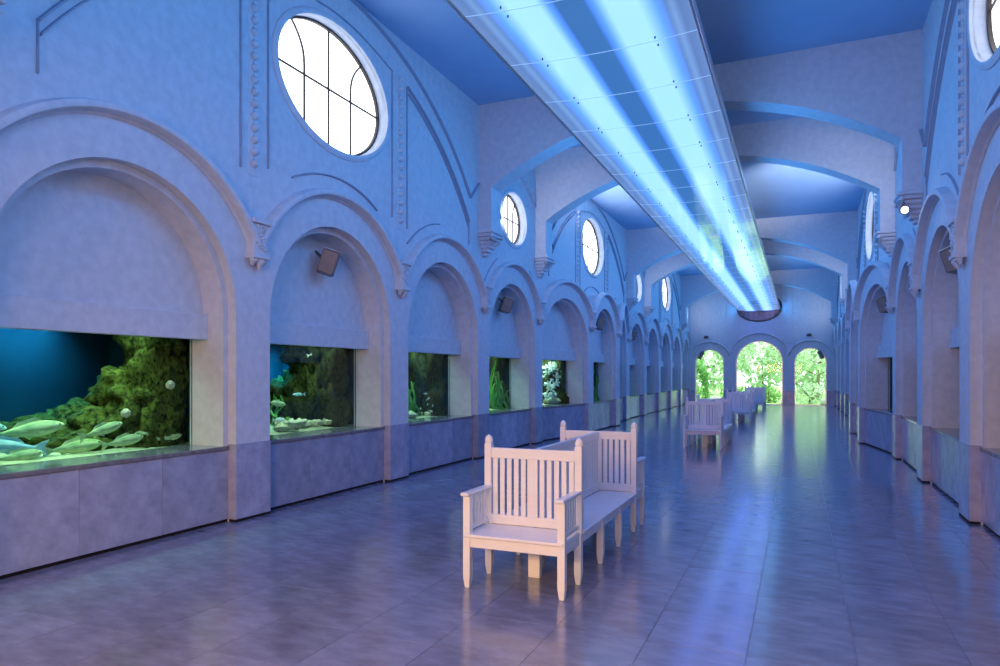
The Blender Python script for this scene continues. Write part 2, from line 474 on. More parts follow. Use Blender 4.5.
# lunette fillets of a wide bay (local to the centre arch)
ZC_ = 1.53
def lun(r, y0, y1, n=24):
    return [(y0 + (y1-y0)*i/n, ZC_ + math.sqrt(r*r - (y0 + (y1-y0)*i/n)**2)) for i in range(n+1)]
lun_parts = []
lun_parts.append(('lunette_fillet', [tubes_sweep_path([(-4.5, 5.42), (-4.12, ZC_ + math.sqrt(5.42**2 - 4.12**2))] + lun(5.42, -4.08, 4.08, 40) + [(4.12, ZC_ + math.sqrt(5.42**2 - 4.12**2)), (4.5, 5.42)], .02, .05)]))
for sg in (-1, 1):
    ya, yb = 1.80, 4.06
    top = [(sg*y, z) for y, z in lun(5.08, ya, yb)]
    top2 = [(sg*y, z) for y, z in lun(5.0, ya + .03, yb - .02)]
    low = [(sg*(PITCH - math.cos(a)*1.98*1), ZS + math.sin(a)*1.98) for a in [R(46 + 4*i) for i in range(12)] if ya < PITCH - math.cos(a)*1.98 < 3.0]
    lines = [tubes_sweep_path(top, .016, .045), tubes_sweep_path(top2, .012, .035),
             tubes_sweep_path([(sg*ya, top[0][1]), (sg*ya, 4.0)], .010, .025),
             tubes_sweep_path([(sg*yb, top[-1][1]), (sg*yb, 4.15)], .010, .025)]
    if len(low) > 2 and sg > 0: lines.append(tubes_sweep_path(low, .012, .03))
    lun_parts.append(('panel_fillet', lines))
# panel round the oval
ov = [(-1.40, 4.05), (-1.40, 6.45)]
lines = [tubes_sweep_path([(-1.36, 4.1), (-1.36, 6.36)] + [(-1.36 + 2.72*i/16, 6.36 + .22*math.sin(PI*i/16)) for i in range(1, 16)] + [(1.36, 6.36), (1.36, 4.1)], .010, .025),
         tubes_sweep_path(arc_pts(0, ZS, 2.0, R(118), R(62), 20), .014, .03)]
lun_parts.append(('window_panel_fillet', lines))
lun_me = []
for nm, ls in lun_parts:
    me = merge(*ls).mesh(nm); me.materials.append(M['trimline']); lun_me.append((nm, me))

def oval_frame(a, bb, front, wdt, name):
    b = MB(); rings = []
    prof = [(-.02, 0), (front, .0), (front + .012, .02), (front + .012, wdt*.6), (front*.5, wdt), (-.02, wdt)]
    n = 56
    for i in range(n):
        t = 2*PI*i/n
        rings.append([(px, (a + pr)*math.cos(t), (bb + pr)*math.sin(t)) for px, pr in prof])
    b.sweep(rings, loop=True)
    return b.mesh(name, True)
win_cache = {}
def window_parts(a, bb):
    key = (a, bb)
    if key in win_cache: return win_cache[key]
    fr = oval_frame(a, bb, .03, .085, 'window_frame'); fr.materials.append(M['plaster'])
    rim = MB(); rings = []
    for i in range(56):
        t = 2*PI*i/56
        rings.append([(px, (a + pr)*math.cos(t), (bb + pr)*math.sin(t)) for px, pr in ((-.20, .0), (-.13, .0), (-.13, -.03), (-.20, -.03))])
    rim.sweep(rings, loop=True); rimm = rim.mesh('inner_rim'); rimm.materials.append(M['muntin'])
    s = a / 1.17
    def bar(pts): return MB().sweep([[(-.165, p[0]-.011*n_[0], p[1]-.011*n_[1]), (-.145, p[0]-.011*n_[0], p[1]-.011*n_[1]), (-.145, p[0]+.011*n_[0], p[1]+.011*n_[1]), (-.165, p[0]+.011*n_[0], p[1]+.011*n_[1])] for p, n_ in pts]).mesh('muntin')
    bars = []
    bars.append(bar([((-a, .02), (0, 1)), ((a, .02), (0, 1))]))
    bars.append(bar([((0, -bb), (1, 0)), ((0, bb), (1, 0))]))
    for sg in (-1, 1):
        y = .49 * s
        pts = [((sg*y, -bb*math.sqrt(1 - (y/a)**2)), (1, 0)), ((sg*y, .13*s), (1, 0))]
        for i in range(1, 7):
            t = i/6
            pts.append(((sg*(y + .26*s*t*t), .13*s + (bb*math.sqrt(1 - ((y + .26*s)/a)**2) - .13*s)*(t**.85)), (1, sg*.3*-t)))
        bars.append(bar(pts))
    for b_ in bars: b_.materials.append(M['muntin'])
    # panes: the oval cut along the bars, one sheet per light
    panes = []
    def pane(ya, yb, up):
        n = 8; top = []; botm = []
        for i in range(n+1):
            y = ya + (yb-ya)*i/n
            h = bb*math.sqrt(max(0, 1 - (y/a)**2))
            top.append((y, h)); botm.append((y, .02 if h > .02 else h))
        if up: poly = botm + top[::-1]
        else: poly = [(y, -h) for y, h in top] + [(y, .02 if bb*math.sqrt(max(0,1-(y/a)**2)) > .02 else 0) for y, _ in top][::-1]
        me = MB().prism(poly, 'x', -.185, -.172).mesh('pane'); me.materials.append(M['pane']); return me
    e = a*.985
    for ya, yb in ((-e, -.49*s), (-.49*s, 0), (0, .49*s), (.49*s, e)):
        for up in (True, False): panes.append(pane(ya, yb, up))
    win_cache[key] = (fr, rimm, bars, panes)
    return win_cache[key]

nwin = 0
speaker_slots = {'L': (2, 4, 6, 8, 10), 'R': (3, 5)}
for side, X, wall in (('L', -XL, wall_l), ('R', XR, wall_r)):
    sg = 1 if side == 'L' else -1
    S = (sg, 1, 1)
    def put(name, me, y, z=0, dx=0, parent=wall):
        return link(name, me, None, parent, loc=(X + sg*dx, y, z), scale=S)
    for k in range(0, 13):
        c = arch_c(k)
        D_ = CANT.get(k, FLAT)
        for nm, ky in (('arch_surround', 'sur'), ('inner_arch', 'inn'), ('hood_moulding', 'hood'), ('tympanum', 'tym'), ('lintel_band', 'lin'), ('sill_slab', 'sill'), ('dado_core', 'gap')):
            put(nm, D_[ky], c)
        for q in range(3): put('stone_slab', D_.get(q, me_slab), c - R0 + q*DW)
    for k in range(-1, 12):
        y = pier(k)
        if k in (4, 5):
            put('base_slab', me_base_p, y, dx=PROJ); put('shadow_gap', me_bgap_p, y, dx=PROJ)
            dx = PROJ
        else:
            put('base_slab', me_base, y); put('shadow_gap', me_bgap, y); dx = 0
        if k < 11:
            br = put('bracket', me_brk, y + PW/2, 3.23, dx=dx)
            link('scroll', me_scr, None, br); link('pendant', me_drop, None, br)
    for k in (2, 6, 10):
        c = arch_c(k)
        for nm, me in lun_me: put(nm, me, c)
        for s2 in (-1, 1):
            st = put('strip_backing', me_strip, c + s2*HP, 5.2); link('bead_strip', me_bead, None, st, loc=(.008, 0, 0))
    for k in (4, 8, 12):
        c = arch_c(k)
        me_n = win_cache.get('narrow')
        if me_n is None:
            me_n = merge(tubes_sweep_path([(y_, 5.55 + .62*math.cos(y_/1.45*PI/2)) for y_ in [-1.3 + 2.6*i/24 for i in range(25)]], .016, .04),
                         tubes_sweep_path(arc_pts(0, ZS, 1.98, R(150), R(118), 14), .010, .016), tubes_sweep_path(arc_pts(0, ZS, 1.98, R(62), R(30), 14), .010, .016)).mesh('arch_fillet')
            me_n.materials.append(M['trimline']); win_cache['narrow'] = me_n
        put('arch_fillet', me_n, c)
    for k in (2, 4, 6, 8, 10):
        nwin += 1
        zc, a, bb = window_spec(k); c = arch_c(k)
        fr, rimm, bars, panes = window_parts(a, bb)
        wn = empty('window_%d' % nwin, (X, c, zc)); wn.scale = S
        tag(wn, ('large' if k % 4 == 2 else 'small') + ' oval frosted window with dark glazing bars', kind='structure')
        link('window_frame', fr, None, wn); link('inner_rim', rimm, None, wn)
        for b_ in bars: link('muntin', b_, None, wn)
        for p_ in panes: link('pane', p_, None, wn)
    # the two ovals near the ends (k = 0, 12) are closed by plain frosted sheets
    for k in (0, 12):
        nwin += 1
        zc, a, bb = window_spec(k); c = arch_c(k)
        wn = MB().prism(ell_pts(0, 0, a + .02, bb + .02, 0, 2*PI*(39/40), 39), 'x', -.19, -.17).build('window_%d' % nwin, M['pane'], loc=(X, c, zc), scale=S)
        tag(wn, 'small oval frosted window at the hall end', kind='structure')

# ---- transverse ribs
HSP = (XR + XL) / 2 - .27
ZSP, ZAP = 5.33, 6.38
def rib_poly():
    rise = ZAP - ZSP; rad = (HSP*HSP + rise*rise) / (2*rise); zc = ZAP - rad; a = math.asin(HSP / rad)
    arc = [(CX + rad*math.sin(a - 2*a*i/40), zc + rad*math.cos(a - 2*a*i/40)) for i in range(41)]
    return [(-XL - .02, 4.46), (-XL - .02, CEIL + .02), (XR + .02, CEIL + .02), (XR + .02, 4.46), (CX + HSP, 4.46)] + arc + [(CX - HSP, 4.46)]
me_rib = MB().prism(rib_poly(), 'y', .0, .46).mesh('rib'); me_rib.materials.append(M['plaster'])
cb = MB()
cb.bevbox(-.02, .33, -.06, .52, .0, .055, .01).bevbox(-.02, .28, -.02, .48, -.06, .0, .01)
for j in range(5):                                           # tapering leaf-like body
    t = j / 5
    cb.bevbox(-.02, .25*(1 - t)**.8 + .03, .02 + .15*t, .44 - .15*t, -.06 - .36*(t + .2), -.06 - .36*t, .02)
me_corb = cb.mesh('corbel'); me_corb.materials.append(M['plaster'])
lb = MB()
for yy in (.0, .12, .23, .34, .46):
    lb.tube([(.27, yy, -.01), (.29, yy, -.06), (.25, yy*.8 + .046, -.14), (.16, yy*.6 + .09, -.23), (.08, yy*.4 + .14, -.33)], [.035, .05, .045, .035, .012], 7)
me_lf = lb.mesh('acanthus_leaf', True); me_lf.materials.append(M['plaster'])
nt_ = 0
for k in (-1, 2, 3, 6, 7, 10):
    nt_ += 1
    t = link('trim_%d' % nt_, me_rib, None, None, loc=(0, pier(k) + .03, 0))
    tag(t, 'plaster arch rib spanning the hall on corbels', kind='structure')
    for X, sg in ((-XL, 1), (XR, -1)):
        c_ = link('corbel', me_corb, None, t, loc=(X, 0, 4.44), scale=(sg, 1, 1))
        link('acanthus_leaf', me_lf, None, c_)

# ---- end wall with three arched windows on the garden
EA = [(CX, 1.22, 2.34, 1.66), (CX - 2.66, .79, 2.34, 1.22), (CX + 2.60, .80, 2.34, 1.22)]
def end_wall(name, y, thick, oval=True):
    b = MB()
    x0, x1 = -XL - .4, XR + .4
    order = sorted(EA, key=lambda e: e[0])
    zt = 4.10
    xb = [x0] + [(order[0][0] + order[0][1] + order[1][0] - order[1][1])/2, (order[1][0] + order[1][1] + order[2][0] - order[2][1])/2] + [x1]
    for i, (cx, r, zs, rh) in enumerate(order):
        poly = [(xb[i], 0), (xb[i], zt), (xb[i+1], zt), (xb[i+1], 0), (cx + r, 0)] + arc_pts(cx, zs, r, 0, PI, 30) + [(cx - r, 0)]
        b.prism(poly, 'y', y, y + thick)
    b.box(x0, x1, y, y + thick, zt, CEIL + .02)
    o = b.build(name, M['plaster'])
    return tag(o, None, kind='structure')
wall_b = tag(end_wall('wall_back', Y_END, .35), 'end wall with three tall arched windows')
wall_f = tag(end_wall('wall_front', Y_BACK - .35, .35), 'entrance wall with three open archways')
for wl, yy, sgn in ((wall_b, Y_END, -1), (wall_f, Y_BACK, 1)):
    for cx, r, zs, rh in EA:
        b = MB(); rings = []
        a0 = .62 if rh > 1.5 else .35
        for i in range(33):
            a = a0 + (PI - 2*a0)*i/32
            rings.append([(cx + (rh + pr)*math.cos(a), yy + sgn*px, zs + (rh + pr)*math.sin(a)) for px, pr in HOODPROF])
        b.sweep(rings); b.build('hood_moulding', M['plaster'], wl, True)
    order = sorted(EA, key=lambda e: e[0])
    edges = [-XL] + [v for e in order for v in (e[0] - e[1], e[0] + e[1])] + [XR]
    for i in range(0, len(edges), 2):
        MB().bevbox(edges[i], edges[i+1], min(yy, yy + sgn*.012), max(yy, yy + sgn*.012), .03, .80, .003).build('base_slab', M['stone'], wl)
    for xx in (CX - 1.55, CX + 1.55):
        MB().bevbox(xx - .16, xx + .16, min(yy, yy + sgn*.035), max(yy, yy + sgn*.035), 3.45, CEIL, .005).build('pilaster_strip', M['plaster'], wl)
        MB().bevbox(xx - .17, xx + .17, min(yy, yy + sgn*.11), max(yy, yy + sgn*.11), 2.92, 3.32, .02).build('bracket', M['plaster'], wl)
# oval window high on the end wall, behind the end of the long light
nwin += 1
wo = empty('window_%d' % nwin, (CX, Y_END, 5.42)); tag(wo, 'dark leaded oval window high on the end wall', kind='structure')
b = MB(); rings = []
for i in range(56):
    t = 2*PI*i/56
    rings.append([((1.12 + pr)*math.cos(t), -px, (.72 + pr)*math.sin(t)) for px, pr in ((-.02, 0), (.05, 0), (.05, .07), (-.02, .09))])
b.sweep(rings, loop=True); b.build('window_frame', M['dark'], wo, True)
for i in range(8):
    xa = -1.10 + 2.2*i/8; xb_ = xa + 2.2/8
    poly = [(xa, -.72*math.sqrt(max(0, 1-(xa/1.12)**2))), (xb_, -.72*math.sqrt(max(0, 1-(xb_/1.12)**2))), (xb_, .72*math.sqrt(max(0, 1-(xb_/1.12)**2))), (xa, .72*math.sqrt(max(0, 1-(xa/1.12)**2)))]
    MB().prism(poly, 'y', -.012, -.004).build('pane', M['dimpane'], wo)
    if i: MB().box(xa - .012, xa + .012, -.03, -.005, -.72*math.sqrt(1-(xa/1.12)**2), .72*math.sqrt(1-(xa/1.12)**2)).build('muntin', M['dark'], wo)
# garden windows: glass and thin frames
for cx, r, zs, rh in EA:
    nwin += 1
    wn = empty('window_%d' % nwin, (cx, Y_END + .2, 0))
    tag(wn, 'tall arched window onto the green garden' if r > 1 else 'narrow arched window onto the green garden', kind='structure')
    outer = [(-r, 0)] + arc_pts(0, zs, r, PI, 0, 30) + [(r, 0)]
    ri = r - .05
    b = MB(); path = [(-r, .0)] + arc_pts(0, zs, r, PI, 0, 30) + [(r, .0)]
    rings = [[(p[0], -.03, p[1]), (p[0]*(ri/r), -.03, zs + (p[1]-zs)*(ri/r) if p[1] > zs else p[1]), (p[0]*(ri/r), .03, zs + (p[1]-zs)*(ri/r) if p[1] > zs else p[1]), (p[0], .03, p[1])] for p in path]
    b.sweep(rings).box(-r, r, -.03, .03, 0, .05).build('window_frame', M['metal'], wn)
    MB().prism([(-ri, .05)] + arc_pts(0, zs, ri, PI, 0, 30) + [(ri, .05)], 'y', -.004, .004).build('pane', M['gardenglass'], wn)

# ---- lobby behind the photographer
lob = MB().box(-XL - .4, XR + .4, -5.3, -5.2, 0, 3.9).box(-XL - .5, -XL - .4, -5.3, Y_BACK - .35, 0, 3.9).box(XR + .4, XR + .5, -5.3, Y_BACK - .35, 0, 3.9).build('wall_lobby', M['plaster'])
tag(lob, 'plain lobby walls behind the entrance arches', kind='structure')
tag(MB().box(-XL - .5, XR + .5, -5.3, Y_BACK - .2, 3.9, 4.0).build('ceiling_lobby', M['ceiling']), 'flat lobby ceiling', kind='structure')

# ================================================================== THE LONG CEILING LIGHT
FZ, FHW = 5.21, 1.075
fx = empty('ceiling_light', (CX, 0, FZ))
tag(fx, 'long suspended blue light trough of translucent panels running down the hall', 'ceiling light')
FY0, FY1 = 7.42 - 1.19*6, 40.72
pan = MB()
n = 24
PL = 1.19
def pan_mesh(L_):
    b = MB(); top = []; bot = []
    def zz(x): return .05*(abs(x)/FHW)**2.0
    for i in range(n + 1):
        x = -FHW + .02 + (2*FHW - .04)*i/n
        bot.append((x, zz(x)))
    poly = bot + [(x, z + .012) for x, z in bot[::-1]]
    b.prism(poly, 'y', .003, L_ - .003)
    me = b.mesh('diffuser_panel', True); me.materials.append(M['diffuser']); return me
me_pan = pan_mesh(PL)
y = FY0; npan = 0
me_bolt = MB().lathe((0, 0, 0), [(.0005, -.006), (.009, -.004), (.009, .03), (.0005, .03)], 8).mesh('bolt'); me_bolt.materials.append(M['dark'])
me_seam = MB().prism([(-FHW + .02 + (2*FHW - .04)*i/n, -.004 + .05*(abs(-FHW + .02 + (2*FHW - .04)*i/n)/FHW)**2) for i in range(n+1)] + [(-FHW + .02 + (2*FHW - .04)*i/n, .02 + .05*(abs(-FHW + .02 + (2*FHW - .04)*i/n)/FHW)**2) for i in range(n, -1, -1)], 'y', -.005, .005).mesh('joint_strip')
me_seam.materials.append(M['joint'])
while y < FY1 - .05:
    L_ = min(PL, FY1 - y)
    pn = link('diffuser_panel', me_pan if abs(L_ - PL) < 1e-6 else pan_mesh(L_), None, fx, loc=(0, y, 0))
    link('joint_strip', me_seam, None, pn); [link('bolt', me_bolt, None, pn, loc=(bx_, by_, .0)) for bx_ in (-.63, .63) for by_ in (-.09, .09)]
    y += PL
for sg in (-1, 1):
    MB().bevbox(min(sg*(FHW - .02), sg*(FHW + .012)), max(sg*(FHW - .02), sg*(FHW + .012)), FY0, FY1, .03, .15, .004).build('side_rail', M['metal'], fx)
MB().box(-FHW, FHW, FY0, FY1, .15, .17).build('top_cover', M['metal'], fx)
for sg in (-1, 1):                                             # added area lights brightening the walls, not tubes of the trough
    ld = bpy.data.lights.new('added_side_wash', 'AREA'); ld.shape = 'RECTANGLE'; ld.size = .22; ld.size_y = FY1 - FY0; ld.energy = SIDE_W; ld.color = SIDE_C
    lo = bpy.data.objects.new('added_side_wash', ld); col.objects.link(lo); lo.parent = fx
    lo.location = (sg*(FHW + .03), (FY0 + FY1)/2, .12); lo.rotation_euler = (0, R(-90)*sg, 0)
for k in (2, 3, 6, 7, 10):
    for sx in (-.6, .6):
        MB().tube([(sx, pier(k) + .26, .16), (sx, pier(k) + .26, 6.36 - FZ)], .008, 6).build('suspension_rod', M['metal'], fx)

# ================================================================== FLOODLIGHTS ON THE RIBS
def floodlight(loc, aim, power, label, size=.09, spot=100, colr=(.86,.88,1.0), blend=.9):
    t = empty('floodlight', loc)
    d = (Vector(aim) - Vector(loc)).normalized()
    q = d.to_track_quat('-Z', 'Y')
    t.rotation_mode = 'QUATERNION'; t.rotation_quaternion = q
    MB().lathe((0, 0, 0), [(.02, .16), (.06, .14), (.085, .05), (.09, 0), (.08, 0), (.06, .04), (.02, .05)], 14).build('housing', M['dark'], t, True)
    MB().lathe((0, 0, 0), [(.001, -.006), (.05, -.004), (.082, .012), (.001, .02)], 14).build('lamp_glass', M['lampglass'], t, True)
    MB().tube([(0, 0, .15), (0, .03, .2), (0, .1, .24)], .014, 6).build('bracket_arm', M['dark'], t)
    ld = bpy.data.lights.new('floodlight_beam', 'SPOT'); ld.energy = power*FLOOD_S; ld.color = FLOOD_C; ld.spot_size = R(spot); ld.spot_blend = blend; ld.shadow_soft_size = size
    lo = bpy.data.objects.new('floodlight_beam', ld); col.objects.link(lo); lo.parent = t; lo.location = (0, 0, -.03)
    return tag(t, label, 'floodlight', 'floodlights on the rib corbels')

# ================================================================== BENCHES
def make_bench():
    t = empty('bench', (0, 0, 0))
    W = .415; L0, L1 = 0.0, 2.86      # outer half width, length; local origin at near end
    P1, P2 = .44, 2.42
    ms = M['bench']
    def part(name, b, parent=t): return b.build(name, ms, parent)
    def leg(x, y, h=.40, sz=.028):
        b = MB()
        b.sweep([[(x - s_, y - s_, z), (x + s_, y - s_, z), (x + s_, y + s_, z), (x - s_, y + s_, z)] for z, s_ in ((0, sz*.62), (.07, sz*.95), (.10, sz), (h, sz))])
        return part('leg', b)
    for sx in (-1, 1):
        x = sx*(W - .03)
        leg(x, .03, .715); leg(x, L1 - .03, .715)
        for y in (P1, P1 + (P2 - P1)/3, P1 + 2*(P2 - P1)/3, P2): leg(x, y)
    for y in (P1 + .05, P2 - .05):
        part('centre_leg', MB().bevbox(-.05, .05, y - .03, y + .03, 0, .36, .004))
    part('centre_leg', MB().bevbox(-.05, .05, L1/2 - .03, L1/2 + .03, 0, .36, .004))
    # rails under the seat
    for sx in (-1, 1):
        part('seat_rail', MB().bevbox(min(sx*(W-.045), sx*(W-.015)), max(sx*(W-.045), sx*(W-.015)), .03, L1 - .03, .315, .395, .004))
    for y in (.03, L1 - .03):
        part('seat_rail', MB().bevbox(-W + .03, W - .03, y - .015, y + .015, .315, .395, .004))
    # seats: two end seats and one long seat on each side of the spine
    part('seat', MB().bevbox(-W + .01, W - .01, -.012, P1 - .02, .395, .42, .006))
    part('seat', MB().bevbox(-W + .01, W - .01, P2 + .02, L1 + .012, .395, .42, .006))
    for sx in (-1, 1):
        part('seat', MB().bevbox(min(sx*.02, sx*(W + .012)), max(sx*.02, sx*(W + .012)), P1 + .02, P2 - .02, .395, .42, .006))
    # end panels
    for y in (P1, P2):
        pn = part('back_rail', MB().bevbox(-W + .05, W - .05, y - .018, y + .018, .965, 1.05, .005))
        part('back_rail', MB().bevbox(-W + .05, W - .05, y - .018, y + .018, .42, .50, .005))
        for sx in (-1, 1):
            x = sx*(W - .025); b = MB()
            b.bevbox(x - .03, x + .03, y - .03, y + .03, .40, 1.085, .005)
            b.lathe((x, y, 1.08), [(.026, 0), (.032, .012), (.034, .035), (.024, .062), (.004, .076)], 12)
            part('post', b)
        part('centre_stile', MB().bevbox(-.045, .045, y - .013, y + .013, .49, .975, .003), pn)
        x = -W + .085
        n = 5; span = (W - .055) - .05
        for sx in (-1, 1):
            for i in range(n):
                cx = sx*(.05 + span*(i + .5)/n)
                part('slat', MB().bevbox(cx - .021, cx + .021, y - .009, y + .009, .49, .975, .003), pn)
    # spine between the long seats
    sp = part('spine_rail', MB().bevbox(-.018, .018, P1 + .02, P2 - .02, .965, 1.045, .005))
    part('spine_rail', MB().bevbox(-.018, .018, P1 + .02, P2 - .02, .42, .50, .005))
    nS = 22; Ls = P2 - P1 - .06
    for i in range(nS):
        y = P1 + .03 + Ls*(i + .5)/nS
        wd = .036 if i not in (7, 14) else .043
        part('slat', MB().bevbox(-.009, .009, y - wd, y + wd, .49, .975, .003), sp)
    # arm rests with slats
    for y0, y1, yf in ((-.01, P1 - .02, .03), (P2 + .02, L1 + .01, L1 - .03)):
        for sx in (-1, 1):
            x = sx*(W - .03)
            ar = part('arm_rest', MB().bevbox(x - .035, x + .035, y0 - (.03 if y0 < 0 else 0), y1 + (.03 if y1 > P2 else 0), .715, .742, .008))
            part('arm_rail', MB().bevbox(x - .012, x + .012, y0 + .02, y1, .44, .475, .003), ar)
            for i in range(5):
                yy = y0 + .075 + (y1 - y0 - .12)*(i + .5)/5.2
                part('arm_slat', MB().bevbox(x - .008, x + .008, yy - .017, yy + .017, .46, .725, .002), ar)
    return t
bench0 = make_bench()
blab = ['white slatted double bench with end seats standing nearest the largest fish tank',
        'white slatted double bench in mid hall, second from the entrance',
        'white slatted double bench, third from the entrance, partly behind another bench',
        'white slatted double bench closest to the garden windows']
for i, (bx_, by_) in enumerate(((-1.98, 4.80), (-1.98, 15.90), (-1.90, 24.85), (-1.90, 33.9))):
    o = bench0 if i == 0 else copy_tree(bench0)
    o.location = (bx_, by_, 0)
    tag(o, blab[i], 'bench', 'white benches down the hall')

# ================================================================== LOUDSPEAKERS IN THE ARCHES
def make_speaker():
    t = empty('loudspeaker')
    MB().bevbox(-.02, .20, -.13, .13, -.16, .16, .012).build('cabinet', M['spk'], t)
    MB().bevbox(.20, .215, -.115, .115, -.145, .145, .004).build('grille', M['grille'], t)
    MB().tube([(-.02, 0, .05), (-.12, 0, .10)], .02, 8).build('mount_arm', M['dark'], t)
    MB().bevbox(.0, .22, -.14, .14, .165, .175, .002).build('top_shield', M['metal'], t)
    return t
spk0 = None
ordn = {2: 'second', 3: 'third', 4: 'fourth', 5: 'canted fifth', 6: 'projecting sixth', 8: 'eighth', 10: 'tenth'}
for side, X in (('L', -XL), ('R', XR)):
    for k in speaker_slots[side]:
        if spk0 is None: o = spk0 = make_speaker()
        else: o = copy_tree(spk0)
        s_ = -1 if side == 'L' else 1
        o.location = (X + s_*(.29 - (PROJ if k == 6 else PROJ/2 if k == 5 else 0)), arch_c(k) + .02, 3.24)
        o.rotation_euler = (0, R(18), R(38) if side == 'L' else R(180 - 38))
        tag(o, 'brown box loudspeaker tilted down in the %s arch of the %s wall' % (ordn[k], 'lit fish tank' if side == 'L' else 'opposite, unlit'), 'loudspeaker', 'loudspeakers in the side arches')

# ================================================================== AQUARIUMS
D0, D1 = .60, 2.25       # glass plane and tank back, measured behind the wall face
TZ0, TZ1 = .80, 2.45
TH = 1.46
shell = MB()
def quad(b, *p): b.add(p, [(0, 1, 2, 3)])
# an open-fronted box with wall thickness
shell.box(-D1 - .05, -D1, -TH - .05, TH + .05, TZ0 - .05, TZ1 + .05)
shell.box(-D1, -D0, -TH - .05, -TH, TZ0 - .05, TZ1 + .05).box(-D1, -D0, TH, TH + .05, TZ0 - .05, TZ1 + .05)
shell.box(-D1, -D0, -TH, TH, TZ0 - .05, TZ0).box(-D1, -D0, -TH, TH, TZ1, TZ1 + .05)
shell.box(-D0 - .0, -D0 + .02, -TH - .05, -RI, TZ0 - .05, TZ1 + .05).box(-D0 - .0, -D0 + .02, RI, TH + .05, TZ0 - .05, TZ1 + .05)
me_shell = shell.mesh('tank_shell'); me_shell.materials.append(M['tankwall'])
me_glass = MB().box(-D0 + .004, -D0 + .016, -RI, RI, ZSILL, 2.30).mesh('glass_pane'); me_glass.materials.append(M['glass'])
sandb = MB(); nx, ny = 10, 22
grid = []
for i in range(nx + 1):
    for j in range(ny + 1):
        x = -D1 + .01 + (D1 - D0 - .02)*i/nx; y = -TH + .01 + (2*TH - .02)*j/ny
        grid.append((x, y, TZ0 + .05 + .03*noise.noise((x*2, y*2, 3)) + .05*(nx - i)/nx))
sandb.add(grid, [(i*(ny+1)+j, (i+1)*(ny+1)+j, (i+1)*(ny+1)+j+1, i*(ny+1)+j+1) for i in range(nx) for j in range(ny)])
me_sand = sandb.mesh('sand_bed', True); me_sand.materials.append(M['sand'])
me_water = MB().box(-D1 + .02, -D0 - .01, -TH + .02, TH - .02, TZ0 + .01, TZ1 - .06).mesh('water'); me_water.materials.append(M['water'])

def rock_mesh(seed, amp=.45, sub=4, fs=1.7):
    bm = bmesh.new(); bmesh.ops.create_icosphere(bm, subdivisions=sub, radius=1)
    for v in bm.verts:
        p = v.co.copy()
        q = p*fs + Vector((seed*7.3, seed*3.1, seed*1.7))
        d = noise.fractal(q, .8, 2.1, 6) * amp + amp*.35*(1 - 2*abs(noise.noise(q*2.6))) + amp*.16*(1 - 2*abs(noise.noise(q*7.0)))
        v.co = p * (1 + d)
    me = bpy.data.meshes.new('reef_rock'); bm.to_mesh(me); bm.free()
    for p in me.polygons: p.use_smooth = True
    return me
rocks = [rock_mesh(i) for i in range(5)]
for m_ in rocks: m_.materials.append(M['reef'])
rocksd = []
for m_ in rocks[:3]:
    c = m_.copy(); c.materials.clear(); c.materials.append(M['reefdark']); rocksd.append(c)
palem = [rock_mesh(20 + i, .5, 4, 1.4) for i in range(3)]
for m_ in palem: m_.materials.append(M['palerock'])

def fish_mesh(name, m_, deep=.20, tail=.2):
    b = MB(); n = 10; rings = []
    prof = [(0, .012, .015), (.04, .045, .03), (.12, .085, .05), (.25, .115, .065), (.42, .12, .065), (.58, .095, .05), (.72, .06, .032), (.82, .034, .018), (.88, .026, .012)]
    for x, hz_, wy in prof:
        hz2 = hz_ * deep/.12*.62
        rings.append([(.45 - x, wy*math.cos(2*PI*k/n), hz2*math.sin(2*PI*k/n) - .01*math.sin(x*3)) for k in range(n)])
    b.sweep(rings)
    def fin(poly, th=.006, off=0):
        b.prism(poly, 'y', off - th, off + th)
    fin([(-.40, .02), (-.40, -.02), (-.60, -.13), (-.545, .0), (-.60, .13)])
    fin([(.16, deep*.52), (.05, deep*.86), (-.18, deep*.66), (-.26, deep*.30)])
    fin([(.02, -deep*.50), (-.06, -deep*.80), (-.14, -deep*.45)])
    fin([(-.16, -deep*.38), (-.26, -deep*.62), (-.30, -deep*.24)])
    for sg in (-1, 1): b.prism([(.20, -.03), (.06, -.085), (.04, -.03)], 'y', sg*.055, sg*.07)
    me = b.mesh(name, True); me.materials.append(m_); return me
fm = fish_mesh('fish', M['fish']); fmb = fish_mesh('fish', M['fishblue'], .17); fmp = fish_mesh('fish', M['fishpale'], .22)
eb = MB()
for sg in (-1, 1):
    bm = bmesh.new(); bmesh.ops.create_icosphere(bm, subdivisions=2, radius=.016); eb.bm(bm, Matrix.Translation((.375, sg*.036, .022)))
me_eye = eb.mesh('eyes', True); me_eye.materials.append(M['eye'])
def fish(me, loc, size, pitch, yaw, label, group, roll=0):
    o = link('fish', me, None, None, loc=loc, rot=(roll, -R(pitch), R(yaw)), scale=(size, size, size))
    link('eyes', me_eye, None, o)
    return tag(o, label, 'fish', group)

